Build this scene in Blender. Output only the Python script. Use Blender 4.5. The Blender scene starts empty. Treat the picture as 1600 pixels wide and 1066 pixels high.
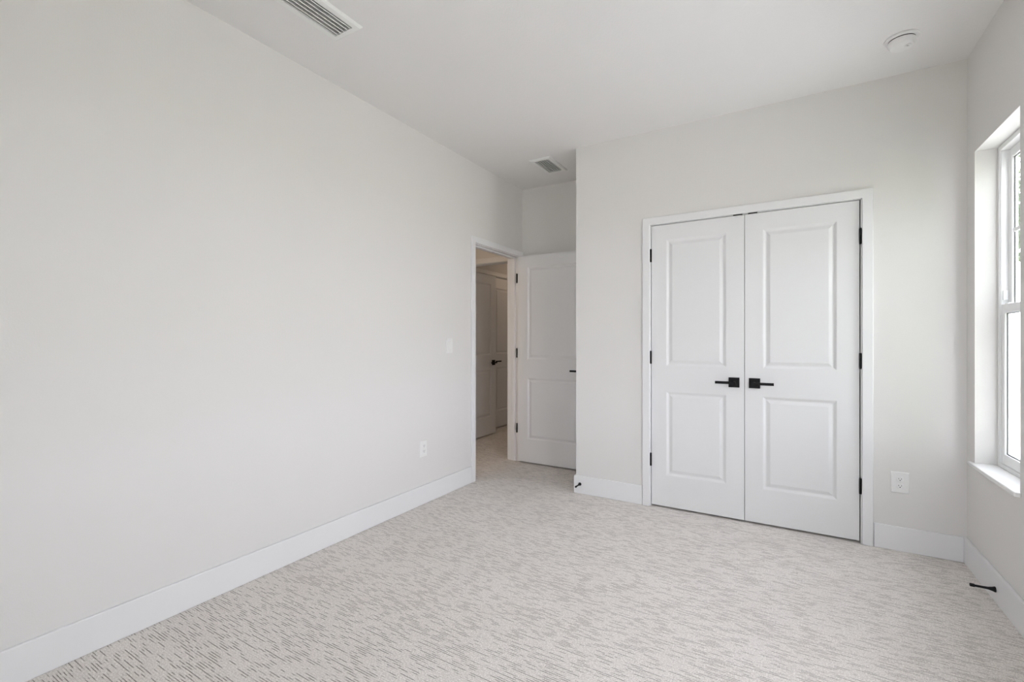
import bpy, math, random
from mathutils import Vector, Matrix
random.seed(7)
S = bpy.context.scene
COL = S.collection
R = math.radians

# ------------------------------------------------------------------ camera
YAW, FOCAL_PX, CAM_H = R(30.861), 724.5, 1.2058
cam_d = bpy.data.cameras.new('camera')
cam = bpy.data.objects.new('camera', cam_d); COL.objects.link(cam)
cam.location = (0, 0, CAM_H); cam.rotation_euler = (R(90), 0, YAW)
cam_d.sensor_fit = 'HORIZONTAL'; cam_d.sensor_width = 36.0
cam_d.lens = 36.0 * FOCAL_PX / 1600.0
cam_d.clip_start = 0.02; cam_d.clip_end = 300
S.camera = cam

# ------------------------------------------------------------------ sky and light
w = bpy.data.worlds.new('overcast_sky'); S.world = w; w.use_nodes = True
nt = w.node_tree; nt.nodes.clear()
out = nt.nodes.new('ShaderNodeOutputWorld'); bg = nt.nodes.new('ShaderNodeBackground')
tc = nt.nodes.new('ShaderNodeTexCoord'); sep = nt.nodes.new('ShaderNodeSeparateXYZ')
rmp = nt.nodes.new('ShaderNodeValToRGB')
rmp.color_ramp.elements[0].position = 0.0; rmp.color_ramp.elements[0].color = (1.15, 1.158, 1.255, 1)
rmp.color_ramp.elements[1].position = 0.8; rmp.color_ramp.elements[1].color = (0.72, 0.738, 0.82, 1)
nt.links.new(tc.outputs['Generated'], sep.inputs[0]); nt.links.new(sep.outputs['Z'], rmp.inputs[0])
nt.links.new(rmp.outputs[0], bg.inputs['Color']); nt.links.new(bg.outputs[0], out.inputs['Surface'])
bg.inputs['Strength'].default_value = 9.5

def portal(name, loc, rot, sx, sy):
    l = bpy.data.lights.new(name, 'AREA'); l.shape = 'RECTANGLE'; l.size = sx; l.size_y = sy
    l.cycles.is_portal = True
    o = bpy.data.objects.new(name, l); COL.objects.link(o); o.location = loc; o.rotation_euler = rot
    return o

def lamp(name, loc, power, color, radius):
    l = bpy.data.lights.new(name, 'POINT'); l.energy = power; l.color = color; l.shadow_soft_size = radius
    o = bpy.data.objects.new(name, l); COL.objects.link(o); o.location = loc
    return o

sun_d = bpy.data.lights.new('hazy_sun', 'SUN'); sun_d.energy = 47.0; sun_d.angle = R(4); sun_d.color = (0.97, 0.965, 0.97)
sun = bpy.data.objects.new('hazy_sun', sun_d); COL.objects.link(sun)       # high over the roof, never enters a window
sun.rotation_euler = Vector((0.10, -0.55, -0.83)).to_track_quat('-Z', 'Y').to_euler()

S.view_settings.view_transform = 'Standard'; S.view_settings.look = 'None'
S.view_settings.gamma = 1.0; S.view_settings.use_curve_mapping = False
S.view_settings.exposure = -0.02
try:
    S.cycles.max_bounces = 16; S.cycles.diffuse_bounces = 10; S.cycles.transparent_max_bounces = 16
    S.cycles.glossy_bounces = 4; S.cycles.sample_clamp_indirect = 6.0
except Exception: pass

# ------------------------------------------------------------------ layout (metres)
H = 2.74
XL, XR, YC, YB, XN = -2.329, 0.830, 3.433, 4.107, -1.456
YBACK = -1.0
WT = 0.12                                  # interior wall thickness
DOOR_Y0, DOOR_Y1 = 3.268, 4.030            # bedroom doorway, clear
CL_X0, CL_X1, DOOR_TOP = -0.868, 0.366, 2.047
W1 = (2.756, 3.31, 0.552, 2.192)           # window in view (y0,y1,z0,z1)
W2 = (0.50, 1.78, 0.552, 2.192)            # unseen window added to that wall to light the room from the right
W3 = (-0.10, 0.72, 0.552, 2.192)           # unseen window added behind the camera for front light (x0,x1,z0,z1)
RV = 0.085                                 # reveal depth

portal('window_portal', (XR + 0.2, (W1[0] + W1[1]) / 2, (W1[2] + W1[3]) / 2), (0, R(90), 0), W1[3] - W1[2], W1[1] - W1[0])
portal('window_portal.001', (XR + 0.2, (W2[0] + W2[1]) / 2, (W2[2] + W2[3]) / 2), (0, R(90), 0), W2[3] - W2[2], W2[1] - W2[0])
portal('window_portal.002', ((W3[0] + W3[1]) / 2, YBACK - 0.2, (W3[2] + W3[3]) / 2), (R(90), 0, 0), W3[1] - W3[0], W3[3] - W3[2])
lamp('hall_lamp', (-3.05, 1.2, 2.30), 16.0, (1.0, 0.72, 0.46), 0.12)
lamp('far_room_lamp', (-2.85, 6.3, 2.2), 3.6, (1.0, 0.76, 0.55), 0.12)

# ------------------------------------------------------------------ materials
def mat(name, color, rough=0.5, spec=0.5, metal=0.0):
    m = bpy.data.materials.new(name); m.use_nodes = True
    b = m.node_tree.nodes['Principled BSDF']
    b.inputs['Base Color'].default_value = (*color, 1); b.inputs['Roughness'].default_value = rough
    b.inputs['Specular IOR Level'].default_value = spec; b.inputs['Metallic'].default_value = metal
    return m

class N:
    """small node helper"""
    def __init__(s, m): s.t = m.node_tree; s.b = s.t.nodes['Principled BSDF']
    def new(s, k, **kw):
        n = s.t.nodes.new(k)
        for a, v in kw.items(): setattr(n, a, v)
        return n
    def link(s, a, b): s.t.links.new(a, b)
    def math(s, op, a, b=None, c=None, clamp=False):
        n = s.new('ShaderNodeMath', operation=op, use_clamp=clamp)
        for i, v in enumerate((a, b, c)):
            if v is None: continue
            if isinstance(v, (int, float)): n.inputs[i].default_value = v
            else: s.link(v, n.inputs[i])
        return n.outputs[0]
    def ramp(s, v, lo, hi):
        n = s.new('ShaderNodeMapRange', interpolation_type='SMOOTHSTEP'); n.clamp = True
        s.link(v, n.inputs['Value']); n.inputs['From Min'].default_value = lo; n.inputs['From Max'].default_value = hi
        return n.outputs[0]
    def noise(s, vec, scale, detail=2, rough=0.5):
        n = s.new('ShaderNodeTexNoise'); n.inputs['Scale'].default_value = scale
        n.inputs['Detail'].default_value = detail; n.inputs['Roughness'].default_value = rough
        if vec is not None: s.link(vec, n.inputs['Vector'])
        return n.outputs['Fac']
    def mix(s, f, a, b):
        n = s.new('ShaderNodeMix', data_type='RGBA')
        if isinstance(f, (int, float)): n.inputs[0].default_value = f
        else: s.link(f, n.inputs[0])
        for i, v in ((6, a), (7, b)):
            if isinstance(v, tuple): n.inputs[i].default_value = (*v, 1)
            else: s.link(v, n.inputs[i])
        return n.outputs[2]
    def bump(s, h, dist, strength=1.0):
        n = s.new('ShaderNodeBump'); n.inputs['Distance'].default_value = dist; n.inputs['Strength'].default_value = strength
        s.link(h, n.inputs['Height']); s.link(n.outputs[0], s.b.inputs['Normal'])

def paint(name, color, rough, bump_scale, bump_dist, var=0.015):
    m = mat(name, color, rough, 0.35); n = N(m)
    co = n.new('ShaderNodeTexCoord').outputs['Object']
    h = n.noise(co, bump_scale, 3, 0.55)
    n.bump(h, bump_dist, 0.5)
    v = n.noise(co, 1.3, 2)
    c2 = tuple(max(0, c - var) for c in color)
    n.link(n.mix(v, color, c2), n.b.inputs['Base Color'])
    return m

M_WALL = paint('warm_white_wall_paint', (0.735, 0.724, 0.711), 0.75, 160, 0.0006)
M_CEIL = paint('ceiling_paint', (0.80, 0.792, 0.785), 0.85, 90, 0.0016)
M_TRIM = paint('white_trim_paint', (0.785, 0.788, 0.797), 0.38, 40, 0.0001, 0.008)
M_DOOR = paint('white_door_paint', (0.755, 0.758, 0.765), 0.40, 240, 0.00012, 0.008)
M_BLACK = mat('matte_black_metal', (0.005, 0.005, 0.0055), 0.5, 0.22)
M_RUB = mat('black_rubber', (0.012, 0.012, 0.012), 0.7, 0.3)
M_PLAST = mat('white_plastic', (0.80, 0.80, 0.795), 0.35)
M_SLOT = mat('socket_slot_black', (0.02, 0.02, 0.02), 0.6)
M_SCREW = mat('white_screw', (0.72, 0.72, 0.71), 0.35)
M_VENT = mat('white_enamel_metal', (0.80, 0.81, 0.79), 0.4)
M_DUCT = mat('duct_dark_metal', (0.05, 0.05, 0.05), 0.7)
M_VINYL = mat('white_window_vinyl', (0.91, 0.915, 0.915), 0.32)
M_SILL = paint('white_marble_sill', (0.84, 0.84, 0.835), 0.2, 8, 0.00002, 0.03)
M_GASK = mat('dark_glazing_gasket', (0.06, 0.07, 0.065), 0.6)

def glass_mat():
    m = bpy.data.materials.new('window_glass'); m.use_nodes = True; t = m.node_tree; t.nodes.clear()
    o = t.nodes.new('ShaderNodeOutputMaterial'); mx = t.nodes.new('ShaderNodeMixShader')
    tr = t.nodes.new('ShaderNodeBsdfTransparent'); gl = t.nodes.new('ShaderNodeBsdfGlossy'); fr = t.nodes.new('ShaderNodeFresnel')
    tr.inputs[0].default_value = (0.955, 0.965, 0.962, 1); gl.inputs['Roughness'].default_value = 0.0
    ge = t.nodes.new('ShaderNodeNewGeometry'); mr = t.nodes.new('ShaderNodeMapRange')   # same index from both sides of the thin pane
    mr.inputs['To Min'].default_value = 1.45; mr.inputs['To Max'].default_value = 1 / 1.45
    t.links.new(ge.outputs['Backfacing'], mr.inputs['Value']); t.links.new(mr.outputs[0], fr.inputs['IOR'])
    t.links.new(fr.outputs[0], mx.inputs[0]); t.links.new(tr.outputs[0], mx.inputs[1]); t.links.new(gl.outputs[0], mx.inputs[2])
    t.links.new(mx.outputs[0], o.inputs[0]); return m
M_GLASS = glass_mat()

def carpet_mat():
    m = mat('greige_cut_loop_carpet', (0.5, 0.47, 0.43), 0.95, 0.05); n = N(m)
    co = n.new('ShaderNodeTexCoord').outputs['Object']
    # slight wander of the rows
    sp = n.new('ShaderNodeSeparateXYZ'); n.link(co, sp.inputs[0]); x, y = sp.outputs['X'], sp.outputs['Y']
    wv = n.noise(co, 9.0, 2)
    y2 = n.math('ADD', y, n.math('MULTIPLY', n.math('SUBTRACT', wv, 0.5), 0.0025))
    rowf = n.math('DIVIDE', y2, 0.0088)
    row = n.math('FLOOR', rowf); fr = n.math('SUBTRACT', rowf, row)
    wn = n.new('ShaderNodeTexWhiteNoise', noise_dimensions='1D'); n.link(row, wn.inputs['W'])
    # dash pattern along X, different for every row
    cx = n.new('ShaderNodeCombineXYZ')
    n.link(n.math('ADD', n.math('MULTIPLY', x, 16.0), n.math('MULTIPLY', wn.outputs['Value'], 400.0)), cx.inputs[0])
    n.link(n.math('MULTIPLY', row, 0.37), cx.inputs[1])
    dash = n.noise(cx.outputs[0], 1.0, 1, 0.4)
    clus = n.noise(co, 7.0, 2)
    on = n.ramp(n.math('ADD', dash, n.math('MULTIPLY', n.math('SUBTRACT', clus, 0.5), 0.25)), 0.465, 0.61)
    loop = n.noise(co, 210.0, 3, 0.65)
    tri = n.math('SUBTRACT', 1.0, n.math('MULTIPLY', n.math('ABSOLUTE', n.math('SUBTRACT', fr, 0.5)), 2.0))      # 1 in the groove of each row, 0 on the crest
    groove = n.math('MULTIPLY', n.math('MULTIPLY', n.ramp(tri, 0.45, 0.95), on), n.math('ADD', n.math('MULTIPLY', n.ramp(loop, 0.40, 0.62), -0.30), 1.0))
    faint = n.math('MULTIPLY', n.ramp(tri, 0.55, 1.0), 0.10)
    groove = n.math('MAXIMUM', groove, faint)
    # individual loops and fibre speckle
    big = n.noise(co, 3.0, 3)
    tuft = n.mix(n.ramp(loop, 0.36, 0.66), (0.66, 0.622, 0.588), (0.93, 0.895, 0.86))
    tuft = n.mix(n.math('MULTIPLY', n.ramp(n.noise(co, 95.0, 2, 0.6), 0.42, 0.66), 0.30), tuft, (0.52, 0.48, 0.44))
    tuft = n.mix(n.math('MULTIPLY', n.ramp(big, 0.35, 0.7), 0.18), tuft, (0.64, 0.595, 0.555))
    col = n.mix(n.math('MULTIPLY', groove, 0.95), tuft, (0.21, 0.185, 0.165))  # two-tone yarn plus the grooves' shade, painted dark in the colour
    n.link(col, n.b.inputs['Base Color'])
    h = n.math('SUBTRACT', n.math('MULTIPLY', loop, 0.5), groove)
    n.bump(h, 0.003, 0.7)
    return m
M_CARPET = carpet_mat()

def noisy(name, c1, c2, scale, rough=0.9):
    m = mat(name, c1, rough, 0.2); n = N(m)
    co = n.new('ShaderNodeTexCoord').outputs['Object']
    n.link(n.mix(n.ramp(n.noise(co, scale, 4, 0.6), 0.3, 0.7), c1, c2), n.b.inputs['Base Color'])
    return m
M_GRASS = noisy('dry_sandy_lawn', (0.30, 0.285, 0.22), (0.40, 0.37, 0.31), 3)
M_CONC = noisy('pale_concrete', (0.54, 0.535, 0.53), (0.62, 0.615, 0.61), 5)
M_LEAF = noisy('tree_leaves', (0.06, 0.10, 0.04), (0.14, 0.19, 0.09), 2)
M_BARK = noisy('tree_bark', (0.12, 0.09, 0.06), (0.22, 0.18, 0.13), 12)

# ------------------------------------------------------------------ mesh helpers
class MB:
    def __init__(s): s.v = []; s.f = []
    def add(s, vs, fs):
        o = len(s.v); s.v += [Vector(p) for p in vs]; s.f += [tuple(i + o for i in f) for f in fs]; return s
    def box(s, x0, x1, y0, y1, z0, z1):
        if x0 > x1: x0, x1 = x1, x0
        if y0 > y1: y0, y1 = y1, y0
        if z0 > z1: z0, z1 = z1, z0
        v = [(x0, y0, z0), (x1, y0, z0), (x1, y1, z0), (x0, y1, z0), (x0, y0, z1), (x1, y0, z1), (x1, y1, z1), (x0, y1, z1)]
        return s.add(v, [(3, 2, 1, 0), (4, 5, 6, 7), (0, 1, 5, 4), (1, 2, 6, 5), (2, 3, 7, 6), (3, 0, 4, 7)])
    def lathe(s, prof, p0, axis, n=24, cap=True):
        """prof: list of (radius, distance along axis)"""
        a = Vector(axis).normalized(); u = a.orthogonal().normalized(); w_ = a.cross(u); p0 = Vector(p0)
        vs = []; fs = []
        for r, t in prof:
            for k in range(n):
                an = 2 * math.pi * k / n
                vs.append(p0 + a * t + (u * math.cos(an) + w_ * math.sin(an)) * r)
        m = len(prof)
        for i in range(m - 1):
            for k in range(n):
                k2 = (k + 1) % n
                fs.append((i * n + k, i * n + k2, (i + 1) * n + k2, (i + 1) * n + k))
        if cap:
            fs.append(tuple(reversed(range(n)))); fs.append(tuple((m - 1) * n + k for k in range(n)))
        return s.add(vs, fs)
    def cyl(s, p0, p1, r0, r1=None, n=20):
        d = Vector(p1) - Vector(p0); return s.lathe([(r0, 0), (r1 if r1 is not None else r0, d.length)], p0, d, n)
    def build(s, name, m, parent=None, loc=(0, 0, 0), rotz=0, bevel=0, seg=2, smooth=True, world=False):
        """world=True: vertices are world coordinates, loc becomes the origin (unrotated)"""
        me = bpy.data.meshes.new(name)
        off = Vector(loc) if world else Vector((0, 0, 0))
        if world and parent is not None: off = parent_world(parent) + Vector(loc)
        me.from_pydata([p - off for p in s.v], [], s.f); me.validate(); me.update()
        for mm in (m if isinstance(m, (list, tuple)) else [m]): me.materials.append(mm)
        if smooth:
            for p in me.polygons: p.use_smooth = True
            me.set_sharp_from_angle(angle=R(32))
        o = bpy.data.objects.new(name, me); COL.objects.link(o)
        o.location = loc; o.rotation_euler = (0, 0, rotz)
        if parent is not None: o.parent = parent
        if bevel:
            b = o.modifiers.new('bevel', 'BEVEL'); b.width = bevel; b.segments = seg; b.limit_method = 'ANGLE'; b.angle_limit = R(40)
        return o

def parent_world(p):
    v = Vector((0, 0, 0))
    while p is not None: v += Vector(p.location); p = p.parent
    return v

def tag(o, label=None, cat=None, group=None, kind=None):
    if label: o['label'] = label
    if cat: o['category'] = cat
    if group: o['group'] = group
    if kind: o['kind'] = kind
    return o
def thing(name, label, cat, loc, rotz=0, group=None, kind=None):
    o = bpy.data.objects.new(name, None); COL.objects.link(o); o.empty_display_size = 0.05
    o.location = loc; o.rotation_euler = (0, 0, rotz)
    return tag(o, label, cat, group, kind)

def slab(axis, c0, c1, a0, a1, b0, b1, holes=()):
    """slab of thickness c0..c1 across `axis` with rectangular holes (a0,a1,b0,b1); a,b are the two other axes in xyz order"""
    As = sorted({a0, a1, *[v for h in holes for v in h[:2] if a0 < v < a1]})
    Bs = sorted({b0, b1, *[v for h in holes for v in h[2:] if b0 < v < b1]})
    def solid(i, j):
        if i < 0 or j < 0 or i >= len(As) - 1 or j >= len(Bs) - 1: return False
        a = (As[i] + As[i + 1]) / 2; b = (Bs[j] + Bs[j + 1]) / 2
        return not any(h[0] < a < h[1] and h[2] < b < h[3] for h in holes)
    def P(c, a, b): return {'x': (c, a, b), 'y': (a, c, b), 'z': (a, b, c)}[axis]
    flip = axis == 'y'
    m = MB(); idx = {}
    def V(c, i, j):
        k = (c, i, j)
        if k not in idx: idx[k] = len(m.v); m.v.append(Vector(P(c, As[i], Bs[j])))
        return idx[k]
    def F(*q): m.f.append(tuple(reversed(q)) if flip else tuple(q))
    for i in range(len(As) - 1):
        for j in range(len(Bs) - 1):
            if not solid(i, j): continue
            F(V(c1, i, j), V(c1, i + 1, j), V(c1, i + 1, j + 1), V(c1, i, j + 1))
            F(V(c0, i, j + 1), V(c0, i + 1, j + 1), V(c0, i + 1, j), V(c0, i, j))
            if not solid(i - 1, j): F(V(c0, i, j), V(c1, i, j), V(c1, i, j + 1), V(c0, i, j + 1))
            if not solid(i + 1, j): F(V(c0, i + 1, j + 1), V(c1, i + 1, j + 1), V(c1, i + 1, j), V(c0, i + 1, j))
            if not solid(i, j - 1): F(V(c0, i + 1, j), V(c1, i + 1, j), V(c1, i, j), V(c0, i, j))
            if not solid(i, j + 1): F(V(c0, i, j + 1), V(c1, i, j + 1), V(c1, i + 1, j + 1), V(c0, i + 1, j + 1))
    return m
def struct(name, mb, m, label, cat, bevel=0, parent=None, seg=2):
    o = mb.build(name, m, parent, bevel=bevel, seg=seg)
    return tag(o, label, cat, None, 'structure')

# ------------------------------------------------------------------ room shell
V1 = (-1.949, -1.824, 1.227, 1.538)        # ceiling openings of the two registers
V2 = (-1.862, -1.736, 3.492, 3.778)
HX0, HX1 = -3.60, XL - WT                  # hall
FXW = -3.455                               # far room closet wall
HY = 4.180                                 # wall with the cased opening, face
HOX0, HOX1 = -3.285, -2.512                 # cased opening, clear
struct('floor', slab('z', -0.10, 0.0, -4.4, XR + 0.15, YBACK - 0.19, 7.2), M_CARPET,
       'pale greige patterned carpet with short dark dashes running across the room', 'carpet floor')
struct('ceiling', slab('z', H, H + 0.10, -4.4, XR + 0.15, YBACK - 0.19, 7.2, [V1, V2]), M_CEIL,
       'pale lightly textured ceiling holding two vents and a smoke detector', 'ceiling')
struct('wall_left', slab('x', XL - WT, XL, YBACK, YB, 0, H, [(DOOR_Y0 - 0.018, DOOR_Y1 + 0.018, -1, DOOR_TOP + 0.016)]), M_WALL,
       'long blank warm white wall on the left with the open doorway at its far end', 'wall')
struct('wall_closet', slab('y', YC, YC + WT, XN, XR, 0, H, [(CL_X0 - 0.018, CL_X1 + 0.018, -1, DOOR_TOP + 0.019)]), M_WALL,
       'warm white wall holding the double closet doors', 'wall')
struct('wall_alcove_side', slab('x', XN, XN + WT, YC + WT, YB, 0, H), M_WALL,
       'short side wall of the entry alcove behind the closet wall corner', 'wall')
struct('wall_alcove_back', slab('y', YB, YB + WT, XL, XR + 0.15, 0, H), M_WALL,
       'shaded wall at the back of the entry alcove above the open door', 'wall')
struct('wall_right', slab('x', XR, XR + 0.15, YBACK - 0.19, YB, 0, H, [W1, W2]), M_WALL,
       'narrow slice of warm white wall at the right with the deep set window', 'wall')
struct('wall_behind', slab('y', YBACK - 0.19, YBACK, XL - WT, XR, 0, H, [W3]), M_WALL,
       'warm white wall closing the bedroom behind the viewpoint', 'wall')
struct('wall_hall_end', slab('y', HY, HY + WT, -4.4, HX1, 0, H, [(HOX0 - 0.018, HOX1 + 0.018, -1, DOOR_TOP + 0.016)]), M_WALL,
       'dim warm hall wall around the cased opening beyond the doorway', 'wall')
struct('wall_hall_left', slab('x', HX0 - WT, HX0, 0.3, HY, 0, H), M_WALL, 'far side wall of the dim hall beyond the doorway', 'wall')
struct('wall_hall_near', slab('y', 0.3 - WT, 0.3, HX0 - WT, HX1, 0, H), M_WALL, 'near end wall of the dim hall beyond the doorway', 'wall')
FC0, FC1 = 4.63, 5.85                      # far room closet opening
struct('wall_far_room', slab('x', FXW - WT, FXW, HY + WT, 7.2, 0, H, [(FC0 - 0.018, FC1 + 0.018, -1, 2.10)]), M_WALL,
       'dark wall above the closet of the far room seen through two doorways', 'wall')
struct('wall_far_room_side', slab('x', HX1, HX1 + WT, YB + WT, 7.2, 0, H), M_WALL, 'side wall of the far room hidden past the doorway', 'wall')
struct('wall_far_room_end', slab('y', 7.08, 7.2, -4.4, HX1, 0, H), M_WALL, 'end wall of the far room', 'wall')
struct('wall_far_closet_back', slab('x', -4.3, -4.2, HY + WT, 7.2, 0, H), M_WALL, 'back wall of the far room closet behind its doors', 'wall')

# baseboards ---------------------------------------------------------
BT, BH = 0.015, 0.140
def base(name, x0, x1, y0, y1, label):
    struct(name, MB().box(x0, x1, y0, y1, 0, BH), M_TRIM, label, 'baseboard', bevel=0.004, seg=3)
base('baseboard_left', XL, XL + BT, YBACK, 3.2105, 'tall white baseboard running along the long left wall')
base('baseboard_closet_left', XN - BT, CL_X0 - 0.0605, YC - BT, YC, 'short white baseboard between the wall corner and the closet casing')
base('baseboard_closet_right', CL_X1 + 0.0605, XR - BT, YC - BT, YC, 'short white baseboard under the wall outlet right of the closet')
base('baseboard_right', XR - BT, XR, YBACK, YC, 'white baseboard under the window at the right edge')
base('baseboard_alcove_side', XN - BT, XN, YC, YB - BT, 'white baseboard of the alcove side wall hidden behind the wall corner')
base('baseboard_alcove_back', XL + 0.03, XN - BT, YB - BT, YB, 'white baseboard at the alcove back behind the open door')
base('baseboard_behind', XL + BT, XR - BT, YBACK, YBACK + BT, 'white baseboard of the wall behind the viewpoint')
base('baseboard_hall', HX1 - BT, HX1, 0.3, 3.2, 'white baseboard on the hall side of the left wall')
base('baseboard_far_room', HX1 - BT, HX1, HY + WT, 7.08, 'white baseboard of the far room side wall')

# casings and jambs --------------------------------------------------
CW, CT = 0.058, 0.018
def casing(m, axis, c, sgn, a0, a1, top, bottom=0.0):
    """three boards standing proud of plane c by CT in direction sgn, around clear opening a0..a1"""
    e = 0.005; i0, i1, it = a0 - e, a1 + e, top + e
    o0, o1, ot = a0 - CW, a1 + CW, top + CW
    pts = [(o0, bottom), (i0, bottom), (i0, it), (i1, it), (i1, bottom), (o1, bottom), (o1, ot), (o0, ot)]
    def P(a, z, d): return (c + sgn * d, a, z) if axis == 'x' else (a, c + sgn * d, z)
    n = len(pts); vs = [P(a, z, 0) for a, z in pts] + [P(a, z, CT) for a, z in pts]
    fs = [tuple(range(n)), tuple(reversed(range(n, 2 * n)))] + [(i, n + i, n + (i + 1) % n, (i + 1) % n) for i in range(n)]
    if (axis == 'x') == (sgn > 0): fs = [tuple(reversed(f)) for f in fs]
    m.add(vs, fs)
    return m
def jamb(m, axis, c0, c1, a0, a1, top, t=0.018):
    def bx(p, q, z0, z1):
        if axis == 'x': m.box(c0, c1, p, q, z0, z1)
        else: m.box(p, q, c0, c1, z0, z1)
    bx(a0 - t, a0, 0, top); bx(a1, a1 + t, 0, top); bx(a0 - t, a1 + t, top, top + 0.016)
    return m
o = struct('trim_1', casing(MB(), 'y', YC, -1, CL_X0, CL_X1, DOOR_TOP), M_TRIM, 'flat white casing framing the double closet doors', 'door casing', bevel=0.004, seg=3)
jamb(MB(), 'y', YC, YC + WT, CL_X0, CL_X1, DOOR_TOP + 0.003).build('jamb', M_TRIM, o, bevel=0.001)
o = struct('trim_2', casing(MB(), 'x', XL, 1, DOOR_Y0, DOOR_Y1, DOOR_TOP), M_TRIM, 'flat white casing framing the open doorway on the left wall', 'door casing', bevel=0.004, seg=3)
jamb(MB(), 'x', XL - WT, XL, DOOR_Y0, DOOR_Y1, DOOR_TOP).build('jamb', M_TRIM, o, bevel=0.001)
ds = MB(); sx0, sx1 = XL - 0.075, XL - 0.040
ds.box(sx0, sx1, DOOR_Y0, DOOR_Y0 + 0.011, 0, DOOR_TOP); ds.box(sx0, sx1, DOOR_Y1 - 0.011, DOOR_Y1, 0, DOOR_TOP)
ds.box(sx0, sx1, DOOR_Y0 + 0.011, DOOR_Y1 - 0.011, DOOR_TOP - 0.011, DOOR_TOP)
ds.build('stop_moulding', M_TRIM, o, bevel=0.002)
casing(MB(), 'x', XL - WT, -1, DOOR_Y0, DOOR_Y1, DOOR_TOP).build('hall_side_casing', M_TRIM, o, bevel=0.003)
o = struct('trim_3', casing(MB(), 'y', HY, -1, HOX0, HOX1, DOOR_TOP), M_TRIM, 'white casing of the second opening seen inside the dim hall', 'door casing', bevel=0.003)
jamb(MB(), 'y', HY, HY + WT, HOX0, HOX1, DOOR_TOP).build('jamb', M_TRIM, o, bevel=0.001)
o = struct('trim_4', casing(MB(), 'x', FXW, 1, FC0, FC1, 2.088), M_TRIM, 'white casing over the far closet doors deepest in the doorway view', 'door casing', bevel=0.003)
jamb(MB(), 'x', FXW - WT, FXW, FC0, FC1, 2.085).build('jamb', M_TRIM, o, bevel=0.001)

# ------------------------------------------------------------------ doors
def leaf_mesh(wd, ht, th, px0, px1, z_panels):
    """moulded two-panel leaf; local x 0..wd, front at y=0 facing -y, back at y=th"""
    m = MB()
    xs = [0, px0, px1, wd]; zs = [0] + [z for p in z_panels for z in p] + [ht]
    prof = [(0.0, 0.0), (0.003, 0.0005), (0.008, 0.003), (0.016, 0.0078), (0.021, 0.0085), (0.025, 0.0078), (0.041, 0.0020), (0.044, 0.0014)]
    for side in (0, 1):
        def P(x, z, d): return (x, d if side == 0 else th - d, z)
        def F(vs):
            m.add(vs if side == 0 else list(reversed(vs)), [tuple(range(len(vs)))])
        for i in range(3):
            for j in range(len(zs) - 1):
                x0, x1, z0, z1 = xs[i], xs[i + 1], zs[j], zs[j + 1]
                if i == 1 and j % 2 == 1:
                    for k in range(len(prof) - 1):
                        (a, da), (b, db) = prof[k], prof[k + 1]
                        F([P(x0 + a, z0 + a, da), P(x1 - a, z0 + a, da), P(x1 - b, z0 + b, db), P(x0 + b, z0 + b, db)])
                        F([P(x1 - a, z0 + a, da), P(x1 - a, z1 - a, da), P(x1 - b, z1 - b, db), P(x1 - b, z0 + b, db)])
                        F([P(x1 - a, z1 - a, da), P(x0 + a, z1 - a, da), P(x0 + b, z1 - b, db), P(x1 - b, z1 - b, db)])
                        F([P(x0 + a, z1 - a, da), P(x0 + a, z0 + a, da), P(x0 + b, z0 + b, db), P(x0 + b, z1 - b, db)])
                    a, da = prof[-1]
                    F([P(x0 + a, z0 + a, da), P(x1 - a, z0 + a, da), P(x1 - a, z1 - a, da), P(x0 + a, z1 - a, da)])
                else:
                    F([P(x0, z0, 0), P(x1, z0, 0), P(x1, z1, 0), P(x0, z1, 0)])
    for (xa, xb) in ((0, 0), (wd, wd)):
        q = [(xa, 0, 0), (xa, 0, ht), (xa, th, ht), (xa, th, 0)]
        m.add(q if xa == 0 else list(reversed(q)), [(0, 1, 2, 3)])
    m.add([(0, 0, 0), (0, th, 0), (wd, th, 0), (wd, 0, 0)], [(0, 1, 2, 3)])
    m.add([(0, 0, ht), (wd, 0, ht), (wd, th, ht), (0, th, ht)], [(0, 1, 2, 3)])
    return m

def lever_handle(parent, x, z, d, yface=0.0, out_=-1, bar_label=None):
    """square rose with a flat bar lever; d=+1/-1 is the lever's direction along x, out_ its side"""
    def Y(t): return yface + out_ * t
    r = MB().box(x - 0.033, x + 0.033, Y(0), Y(0.008), z - 0.033, z + 0.033).build('handle', M_BLACK, parent, bevel=0.0012)
    l = MB().lathe([(0.0125, 0.0), (0.0125, 0.004), (0.010, 0.006), (0.010, 0.036)], (x, Y(0.008), z), (0, out_, 0), 20)
    l.box(x - d * 0.013, x + d * 0.112, Y(0.040), Y(0.054), z - 0.0086, z + 0.0086)
    l.build('lever', M_BLACK, r, bevel=0.0014)
    return r

def hinge(parent, x, z, y=-0.006, hh=0.089):
    m = MB()
    m.lathe([(0.0045, -hh/2 - 0.003), (0.0066, -hh/2), (0.0066, hh/2), (0.0045, hh/2 + 0.003)], (x, y, z), (0, 0, 1), 16)
    m.box(x - 0.0032, x + 0.0032, y, y + 0.03, z - hh/2, z + hh/2)
    return m.build('hinge', M_BLACK, parent)

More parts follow.
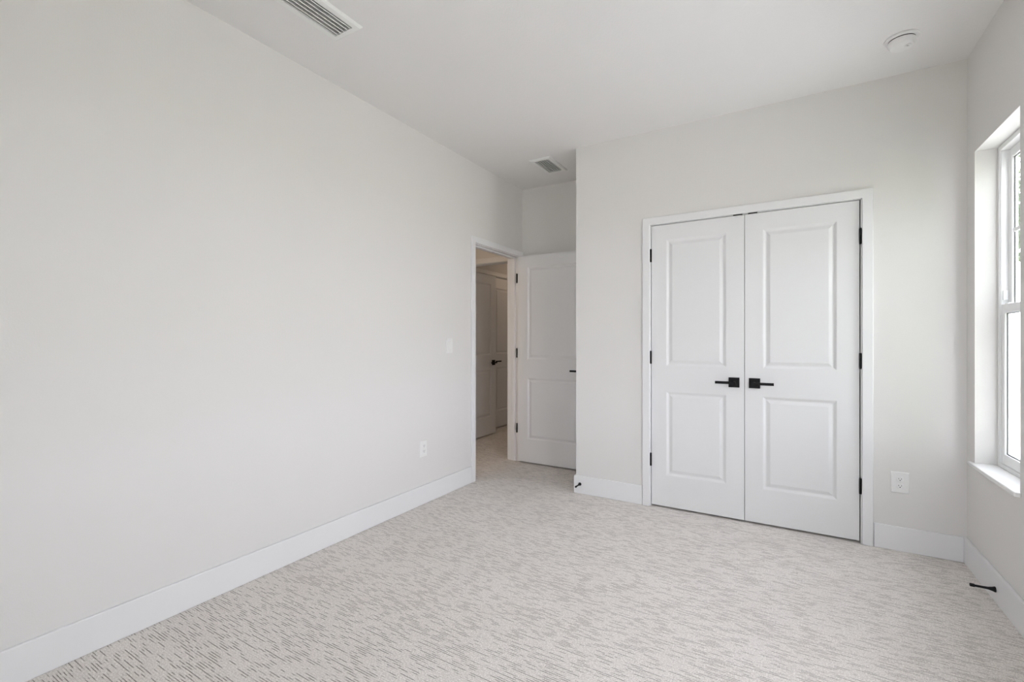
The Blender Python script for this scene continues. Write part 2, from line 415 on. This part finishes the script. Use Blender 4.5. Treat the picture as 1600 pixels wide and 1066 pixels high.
ZP = [(0.222, 0.828), (1.010, 1.922)]
HZ = (0.327, 1.072, 1.815)
LEAF_H = 2.030
def door(name, label, loc, rotz, wd, hinge_at, lever_x, lever_dir, both=False, px=None, hinges=True, ht=LEAF_H):
    m = leaf_mesh(wd, ht, 0.035, *(px or (0.106, wd - 0.106)), ZP)
    o = m.build(name, M_DOOR, None, loc=loc, rotz=rotz, smooth=False)
    tag(o, label, 'door', None, 'structure')
    lever_handle(o, lever_x, 0.913, lever_dir)
    if both: lever_handle(o, lever_x, 0.913, lever_dir, 0.035, 1)
    if hinges:
        for z in HZ: hinge(o, hinge_at, z)
    return o
GAP = 0.015
CLM = -0.2535
dl = door('door_1', 'left leaf of the closed white double closet door', (CL_X0 + 0.005, YC + 0.002, GAP), 0, CLM - 0.0015 - (CL_X0 + 0.005),
          -0.004, (-0.317) - (CL_X0 + 0.005), -1, px=(0.103, 0.499))
dr = door('door_2', 'right leaf of the closed white double closet door', (CLM + 0.0015, YC + 0.002, GAP), 0, CL_X1 - 0.006 - (CLM + 0.0015),
          CL_X1 - 0.006 - (CLM + 0.0015) + 0.004, (-0.195) - (CLM + 0.0015), 1, px=(0.104, 0.503))
def catch(parent, xa, xb):
    m = MB().box(xa, xb, -0.004, 0.030, LEAF_H + 0.0005, LEAF_H + 0.0065)
    m.box(xa, xb, -0.0055, -0.004, LEAF_H - 0.001, LEAF_H + 0.0065)
    m.build('ball_catch', M_BLACK, parent)
catch(dl, -0.322 - dl.location.x, -0.266 - dl.location.x)
catch(dr, -0.233 - dr.location.x, -0.178 - dr.location.x)
door('door_3', 'open white bedroom door standing in the alcove with black lever tip showing', (XL + 0.009, DOOR_Y1 - 0.038, GAP), 0, 0.757,
     -0.006, 0.757 - 0.062, -1, both=True, px=(0.110, 0.757 - 0.110))
door('door_4', 'open white door inside the dim hall with black lever at its edge', (HOX0 + 0.002, HY + WT + 0.012, GAP), R(90), 0.772,
     -0.006, 0.772 - 0.060, -1, both=True, px=(0.110, 0.772 - 0.110))
door('door_5', 'closed closet door deepest in the doorway view, partly behind the open hall door', (FXW - 0.002, (FC0 + FC1) / 2 + 0.002, GAP), R(90),
     FC1 - 0.004 - (FC0 + FC1) / 2 - 0.002, 0.6, 0.062, 1, ht=2.062)
door('door_6', 'closed closet door leaf hidden behind the open hall door', (FXW - 0.002, FC0 + 0.004, GAP), R(90),
     (FC0 + FC1) / 2 - 0.002 - FC0 - 0.004, -0.004, 0.54, -1, px=(0.106, 0.49), ht=2.062)

# ------------------------------------------------------------------ windows
def window(name, label, axis_loc, rotz, W, Z0, Z1, horns=0.035):
    """local x along the wall 0..W, +y outward from the wall's room face, z up (world)"""
    o = bpy.data.objects.new(name, None); COL.objects.link(o); o.location = axis_loc; o.rotation_euler = (0, 0, rotz)
    tag(o, label, 'window', None, 'structure')
    H_ = Z1 - Z0; y0 = RV
    fr = 0.024
    f = MB(); f.box(0, fr, y0, y0 + 0.062, 0, H_); f.box(W - fr, W, y0, y0 + 0.062, 0, H_)
    f.box(fr, W - fr, y0, y0 + 0.062, H_ - fr, H_); f.box(fr, W - fr, y0, y0 + 0.062, 0, 0.036)
    # tracks for the sashes
    for x in (fr, W - fr - 0.006):
        f.box(x, x + 0.006, y0 + 0.004, y0 + 0.008, 0.036, H_ - fr); f.box(x, x + 0.006, y0 + 0.033, y0 + 0.037, 0.036, H_ - fr)
    f.build('window_frame', M_VINYL, o, bevel=0.002)
    mid = H_ * 0.5
    def sash(nm, ya, yb, za, zb, st, rb, rt, muntin):
        s_ = MB(); xa, xb = fr + 0.001, W - fr - 0.001
        s_.box(xa, xa + st, ya, yb, za, zb); s_.box(xb - st, xb, ya, yb, za, zb)
        s_.box(xa + st, xb - st, ya, yb, za, za + rb); s_.box(xa + st, xb - st, ya, yb, zb - rt, zb)
        so = s_.build(nm, M_VINYL, o, bevel=0.003)
        yg = (ya + yb) / 2 + 0.004
        g = MB().box(xa + st - 0.004, xb - st + 0.004, yg - 0.003, yg + 0.003, za + rb - 0.004, zb - rt + 0.004)
        g.build('pane', M_GLASS, so)
        k = MB(); t = 0.004; X0, X1, A, B = xa + st, xb - st, za + rb, zb - rt
        for (p, q, r_, u) in ((X0, X0 + t, A, B), (X1 - t, X1, A, B), (X0 + t, X1 - t, A, A + t), (X0 + t, X1 - t, B - t, B)):
            k.box(p, q, yg - 0.006, yg - 0.0032, r_, u)
        k.build('gasket', M_GASK, so)
        if muntin:
            zc = (A + B) / 2
            MB().box(X0, X1, yg - 0.010, yg - 0.0035, zc - 0.009, zc + 0.009).build('muntin', M_VINYL, so, bevel=0.002)
        return so
    lo = sash('lower_sash', y0 + 0.008, y0 + 0.032, 0.037, mid + 0.018, 0.036, 0.050, 0.044, False)
    up = sash('upper_sash', y0 + 0.035, y0 + 0.059, mid - 0.018, H_ - fr - 0.001, 0.031, 0.036, 0.044, True)
    # small parts on the meeting rail: two tilt latches and a cam lock
    for x in (fr + 0.050, W - fr - 0.050):
        MB().box(x - 0.022, x + 0.022, y0 + 0.011, y0 + 0.029, mid + 0.018, mid + 0.024).build('tilt_latch', M_VINYL, lo, bevel=0.002)
    lk = MB().lathe([(0.016, 0), (0.016, 0.008), (0.012, 0.012)], (W / 2, y0 + 0.020, mid + 0.018), (0, 0, 1), 20)
    lk.box(W / 2 - 0.03, W / 2 + 0.03, y0 + 0.010, y0 + 0.030, mid + 0.018, mid + 0.022)
    lk.build('sash_lock', M_VINYL, lo, bevel=0.001)
    for x in (fr + 0.0005, W - fr - 0.0085):         # sash stops fixed in the side tracks
        MB().box(x, x + 0.008, y0 + 0.012, y0 + 0.031, mid + 0.040, mid + 0.090).build('track_stop', M_VINYL, o, bevel=0.002)
    sl = MB().box(-horns, W + 0.002, -0.022, 0.0, -0.022, -0.001)
    sl.box(0.001, W - 0.001, 0.0, y0, -0.022, -0.001)
    sl = MB(); sl.add([], [])
    # one-piece sill with horns past the far reveal
    pts = [(-horns, -0.022), (W + 0.012, -0.022), (W + 0.012, -0.0005), (W - 0.0005, -0.0005), (W - 0.0005, y0 + 0.0), (0.0005, y0 + 0.0), (0.0005, -0.0005), (-horns, -0.0005)]
    n = len(pts); vs = [(x, y, 0.0) for x, y in pts] + [(x, y, 0.020) for x, y in pts]
    fs = [tuple(reversed(range(n))), tuple(range(n, 2 * n))] + [(i, (i + 1) % n, n + (i + 1) % n, n + i) for i in range(n)]
    sl.add(vs, fs); sl.build('window_sill', M_SILL, o, bevel=0.004, seg=3)
    return o
# right wall: local +y (outward) -> world +x  => rotate -90: (x,y)->(y,-x); local x runs toward -Y from y1
window('window_1', 'white single hung window in a deep reveal at the right edge', (XR, W1[1], W1[2]), R(-90), W1[1] - W1[0], W1[2], W1[3])
window('added_window_side', 'wide white window added out of view on the right wall for side light', (XR, W2[1], W2[2]), R(-90), W2[1] - W2[0], W2[2], W2[3])


window('added_window_back', 'white window added behind the viewpoint for front light', (W3[1], YBACK, W3[2]), R(180), W3[1] - W3[0], W3[2], W3[3])

# ------------------------------------------------------------------ outlets and switch (local: plate in xz, faces -y)
def plate_mesh(wd, ht, t=0.006):
    m = MB(); e = 0.004
    a = [(-wd/2, -ht/2), (wd/2, -ht/2), (wd/2, ht/2), (-wd/2, ht/2)]
    b = [(-wd/2 + e, -ht/2 + e), (wd/2 - e, -ht/2 + e), (wd/2 - e, ht/2 - e), (-wd/2 + e, ht/2 - e)]
    vs = [(x, 0, z) for x, z in a] + [(x, -t * 0.45, z) for x, z in a] + [(x, -t, z) for x, z in b]
    fs = [(3, 2, 1, 0)[::-1]] + [(0 + i, (i + 1) % 4, 4 + (i + 1) % 4, 4 + i) for i in range(4)] + [(4 + i, 4 + (i + 1) % 4, 8 + (i + 1) % 4, 8 + i) for i in range(4)] + [(8, 9, 10, 11)]
    return m.add(vs, fs)
def screw(parent, x, z, y):
    s_ = MB().lathe([(0.0032, 0), (0.0032, 0.0008), (0.002, 0.0014)], (x, y, z), (0, -1, 0), 14)
    s_.build('screw', M_SCREW, parent)
def outlet(name, label, loc, rotz, wd, ht):
    o = thing(name, label, 'outlet', loc, rotz, 'duplex wall outlets')
    p = plate_mesh(wd, ht).build('cover_plate', M_PLAST, o)
    for zc in (0.0195, -0.0195):
        m = MB(); n = 32; pts = []
        for k in range(n):                         # round receptacle face with flattened top and bottom
            a = 2 * math.pi * k / n
            pts.append((0.0172 * math.cos(a), max(-0.0142, min(0.0142, 0.0172 * math.sin(a)))))
        vs = [(x, -0.0055, zc + z) for x, z in pts] + [(x, -0.0082, zc + z) for x, z in pts] + [(x * .94, -0.0088, zc + z * .94) for x, z in pts]
        fs = [(i, (i + 1) % n, n + (i + 1) % n, n + i) for i in range(n)] + [(n + i, n + (i + 1) % n, 2 * n + (i + 1) % n, 2 * n + i) for i in range(n)] + [tuple(range(2 * n, 3 * n))]
        m.add(vs, fs)
        r = m.build('receptacle', M_PLAST, o)
        k = MB().box(-0.0075, -0.0052, -0.0091, -0.0080, zc - 0.0005, zc + 0.0075)
        k.box(0.0052, 0.0075, -0.0091, -0.0080, zc - 0.0005, zc + 0.0065)
        k.lathe([(0.0028, 0), (0.0028, 0.0011)], (0, -0.0080, zc - 0.0062), (0, -1, 0), 16)
        k.build('slot', M_SLOT, r)
    screw(o, 0, 0, -0.006)
    return o
outlet('wall_outlet', 'white double wall outlet right of the closet doors above the baseboard', (0.5465, YC, 0.392), 0, 0.083, 0.121)
outlet('wall_outlet', 'white double wall outlet low on the long left wall', (XL, 2.614, 0.409), R(90), 0.075, 0.121)
sw = thing('light_switch', 'white rocker light switch beside the open doorway on the left wall', 'light switch', (XL, 2.921, 1.168), R(90))
plate_mesh(0.078, 0.122).build('cover_plate', M_PLAST, sw)
m = MB(); q = [(-0.0165, 0.0335), (0.0165, 0.0335), (0.0165, 0.0), (-0.0165, 0.0), (-0.0165, -0.0335), (0.0165, -0.0335)]
MB().box(-0.0185, 0.0185, -0.0064, -0.0050, -0.0355, 0.0355).build('rocker_gap', M_SCREW, sw)  # grey box standing in for the shaded gap round the rocker
yy = (-0.0100, -0.0100, -0.0072, -0.0072, -0.0066, -0.0066)
vs = [(x, y, z) for (x, z), y in zip(q, yy)] + [(x, -0.005, z) for x, z in q]
m.add(vs, [(0, 3, 2, 1)[::1], (3, 4, 5, 2), (0, 1, 7, 6), (1, 2, 8, 7), (2, 5, 11, 8), (5, 4, 10, 11), (4, 3, 9, 10), (3, 0, 6, 9)])
m.build('rocker', M_PLAST, sw, smooth=False)
screw(sw, 0, 0.048, -0.006); screw(sw, 0, -0.048, -0.006)

# ------------------------------------------------------------------ ceiling registers
def vent(name, label, fx0, fx1, fy0, fy1, O, nsl, lean):
    cx, cy = (fx0 + fx1) / 2, (fy0 + fy1) / 2
    o = thing(name, label, 'ceiling vent', (cx, cy, H), 0, 'ceiling air vents')
    ox0, ox1, oy0, oy1 = O[0] - cx, O[1] - cx, O[2] - cy, O[3] - cy
    X0, X1, Y0, Y1 = fx0 - cx, fx1 - cx, fy0 - cy, fy1 - cy
    m = MB(); t = 0.011; e = 0.010
    rings = [[(X0, Y0), (X1, Y0), (X1, Y1), (X0, Y1)], [(X0, Y0), (X1, Y0), (X1, Y1), (X0, Y1)],
             [(X0 + e, Y0 + e), (X1 - e, Y0 + e), (X1 - e, Y1 - e), (X0 + e, Y1 - e)],
             [(ox0, oy0), (ox1, oy0), (ox1, oy1), (ox0, oy1)], [(ox0, oy0), (ox1, oy0), (ox1, oy1), (ox0, oy1)]]
    zz = [0, -0.003, -t, -t, 0.02]
    for r, z in zip(rings, zz): m.v += [Vector((x, y, z)) for x, y in r]
    for k in range(4):
        for i in range(4):
            m.f.append((k * 4 + i, k * 4 + 4 + i, k * 4 + 4 + (i + 1) % 4, k * 4 + (i + 1) % 4))
    m.build('frame', M_VENT, o, smooth=False)
    d = MB().box(ox0, ox1, oy0, oy1, 0.02, 0.20); d.f = [f for k, f in enumerate(d.f) if k != 0]
    d.build('duct', M_DUCT, o, smooth=False)
    wdt = ox1 - ox0; pitch = wdt / (nsl + 0.35)
    for k in range(nsl):
        x = ox0 + pitch * (k + 0.675) if lean > 0 else ox0 + pitch * (k + 0.675)
        s_ = MB(); P = []
        for j in range(5):                          # gently curved louvre blade
            u = j / 4.0
            P.append((x + lean * (u - 0.5) * pitch * 1.05 + lean * 0.0022 * math.sin(math.pi * u), -0.009 + 0.022 * u))
        th = 0.0011
        vs = []
        for (px, pz) in P:
            for yv in (oy0 + 0.0015, oy1 - 0.0015):
                vs += [(px - th, yv, pz), (px + th, yv, pz)]
        fs = []
        for j in range(4):
            a = j * 4; b = a + 4
            fs += [(a, b, b + 2, a + 2), (a + 1, a + 3, b + 3, b + 1), (a, a + 1, b + 1, b), (a + 2, b + 2, b + 3, a + 3)]
        fs += [(0, 2, 3, 1), (16, 17, 19, 18)]
        s_.add(vs, fs); s_.box(P[0][0] - 0.0028, P[0][0] + 0.0028, oy0 + 0.0015, oy1 - 0.0015, P[0][1] - 0.0012, P[0][1])
        s_.build('slat', M_VENT, o)
    return o
vent('ceiling_vent', 'larger white ceiling vent cut by the top of the frame', -1.985, -1.788, 1.187, 1.571, V1, 5, -0.35)
vent('ceiling_vent', 'smaller white ceiling vent in the alcove above the open door', -1.897, -1.702, 3.455, 3.815, V2, 6, -0.38)

# ------------------------------------------------------------------ smoke detector
sd = thing('smoke_detector', 'round white smoke detector on the ceiling near the window corner', 'smoke detector', (0.490, 3.030, H))
MB().lathe([(0.070, 0), (0.072, 0.003), (0.072, 0.009), (0.069, 0.012), (0.058, 0.0125), (0.058, 0.010)], (0, 0, 0), (0, 0, -1), 56).build('base_ring', M_PLAST, sd)
MB().lathe([(0.0545, 0.008), (0.0545, 0.0155)], (0, 0, 0), (0, 0, -1), 56).build('sensor_gap', M_SLOT, sd)
MB().lathe([(0.056, 0.0150), (0.0575, 0.017), (0.056, 0.030), (0.050, 0.042), (0.046, 0.0455), (0.030, 0.0475), (0.001, 0.048)], (0, 0, 0), (0, 0, -1), 56).build('cover', M_PLAST, sd)
bt = MB().lathe([(0.0135, 0.0440), (0.0135, 0.0500), (0.0120, 0.0512), (0.001, 0.0512)], (0.022, -0.012, 0), (0, 0, -1), 28).build('test_button', M_PLAST, sd)
k = MB().box(0.0165, 0.0275, -0.0135, -0.0115, -0.0519, -0.0511); k.box(0.0165, 0.0215, -0.0175, -0.0160, -0.0519, -0.0511)
k.build('button_mark', mat('grey_print', (0.25, 0.25, 0.25), 0.5), bt)

# ------------------------------------------------------------------ door stops (local: screwed at origin, pointing -y)
def door_stop(label, loc, rotz):
    o = thing('door_stop', label, 'door stop', loc, rotz, 'black rod door stops')
    MB().lathe([(0.0125, 0), (0.0125, 0.003), (0.0095, 0.010), (0.0062, 0.024), (0.0052, 0.040), (0.0050, 0.072)], (0, 0, 0), (0, -1, 0), 24).build('rod', M_BLACK, o)
    MB().lathe([(0.0066, 0.070), (0.0074, 0.072), (0.0074, 0.084), (0.0060, 0.087)], (0, 0, 0), (0, -1, 0), 24).build('rubber_tip', M_RUB, o)
    return o
door_stop('small black door stop on the baseboard at the wall corner by the alcove', (-1.418, YC - BT, 0.076), 0)
door_stop('black door stop sticking out of the baseboard below the window', (XR - BT, 2.972, 0.062), R(-90))

# ------------------------------------------------------------------ outside
tag(MB().add([(-40, -40, -0.25), (60, -40, -0.25), (60, 60, -0.25), (-40, 60, -0.25)], [(0, 1, 2, 3)]).build('lawn', M_GRASS),
    'green lawn outside the window', 'lawn', None, 'structure')
tag(MB().box(XR + 0.15, 5.5, -6, 8.5, -0.30, -0.16).build('bounce_slab', M_CONC, bevel=0.01),  # added pale ground, bounces neutral daylight up to the ceiling
    'pale concrete slab added outside to bounce neutral daylight indoors', 'bounce_slab', None, 'structure')
def tree(label, x, y, h, cr, n, seed):
    rd = random.Random(seed)
    o = thing('tree', label, 'tree', (x, y, -0.25), 0, 'trees outside the window')
    t = MB().lathe([(0.14, 0), (0.10, h * 0.3), (0.07, h * 0.6), (0.03, h * 0.9)], (0, 0, 0), (0, 0, 1), 12)
    for k in range(6):
        a = rd.uniform(0, 6.28); z0 = h * rd.uniform(0.3, 0.6)
        t.cyl((0, 0, z0), (cr * 0.7 * math.cos(a), cr * 0.7 * math.sin(a), z0 + h * 0.25), 0.045, 0.015, 8)
    t.build('trunk', M_BARK, o)
    c = MB()
    blobs = []
    for k in range(14):
        a = rd.uniform(0, 6.28); rr = cr * math.sqrt(rd.random()) * 0.8
        blobs.append(Vector((rr * math.cos(a), rr * math.sin(a), h * rd.uniform(0.42, 0.92))))
    for k in range(n):
        b = rd.choice(blobs); d = Vector((rd.gauss(0, 1), rd.gauss(0, 1), rd.gauss(0, 1))).normalized()
        p = b + d * cr * 0.42 * rd.random() ** 0.4
        u = Vector((rd.gauss(0, 1), rd.gauss(0, 1), rd.gauss(0, 1))).normalized(); v = u.orthogonal().normalized()
        s_ = rd.uniform(0.05, 0.11)
        c.add([p - u * s_, p + v * s_ * 0.45, p + u * s_, p - v * s_ * 0.45], [(0, 1, 2, 3)])
    c.build('crown', M_LEAF, o, smooth=False)
tree('nearer leafy green tree outside the window', 4.6, 12.5, 5.2, 1.7, 5000, 3)
tree('farther leafy green tree behind the nearer one outside the window', 8.2, 19.0, 7.5, 2.4, 5000, 5)

def light_block_shrub(label, x, y, h, rad, n, seed):  # unseen leaf column, added to cut the light entering the near window
    rd = random.Random(seed)
    o = thing('light_block_shrub', label, 'light_block_shrub', (x, y, -0.16), 0)
    t = MB()
    for k in range(5):
        a = rd.uniform(0, 6.28); t.cyl((0.05 * math.cos(a), 0.05 * math.sin(a), 0), (rad * 0.4 * math.cos(a), rad * 0.4 * math.sin(a), h * 0.85), 0.018, 0.006, 8)
    t.build('stem', M_BARK, o)
    c = MB()
    for k in range(n):
        a = rd.uniform(0, 6.28); r_ = rad * math.sqrt(rd.random()); z = h * rd.uniform(0.08, 1.0)
        p = Vector((r_ * math.cos(a), r_ * math.sin(a), z))
        u = Vector((rd.gauss(0, 1), rd.gauss(0, 1), rd.gauss(0, 0.7))).normalized(); v = u.orthogonal().normalized()
        s_ = rd.uniform(0.06, 0.10)
        c.add([p - u * s_, p + v * s_ * 0.45, p + u * s_, p - v * s_ * 0.45], [(0, 1, 2, 3)])
    c.build('foliage', M_LEAF, o, smooth=False)
light_block_shrub('tall loose leafy column added out of view to thin daylight on the closet wall', 2.05, 1.95, 2.7, 0.60, 1250, 11)
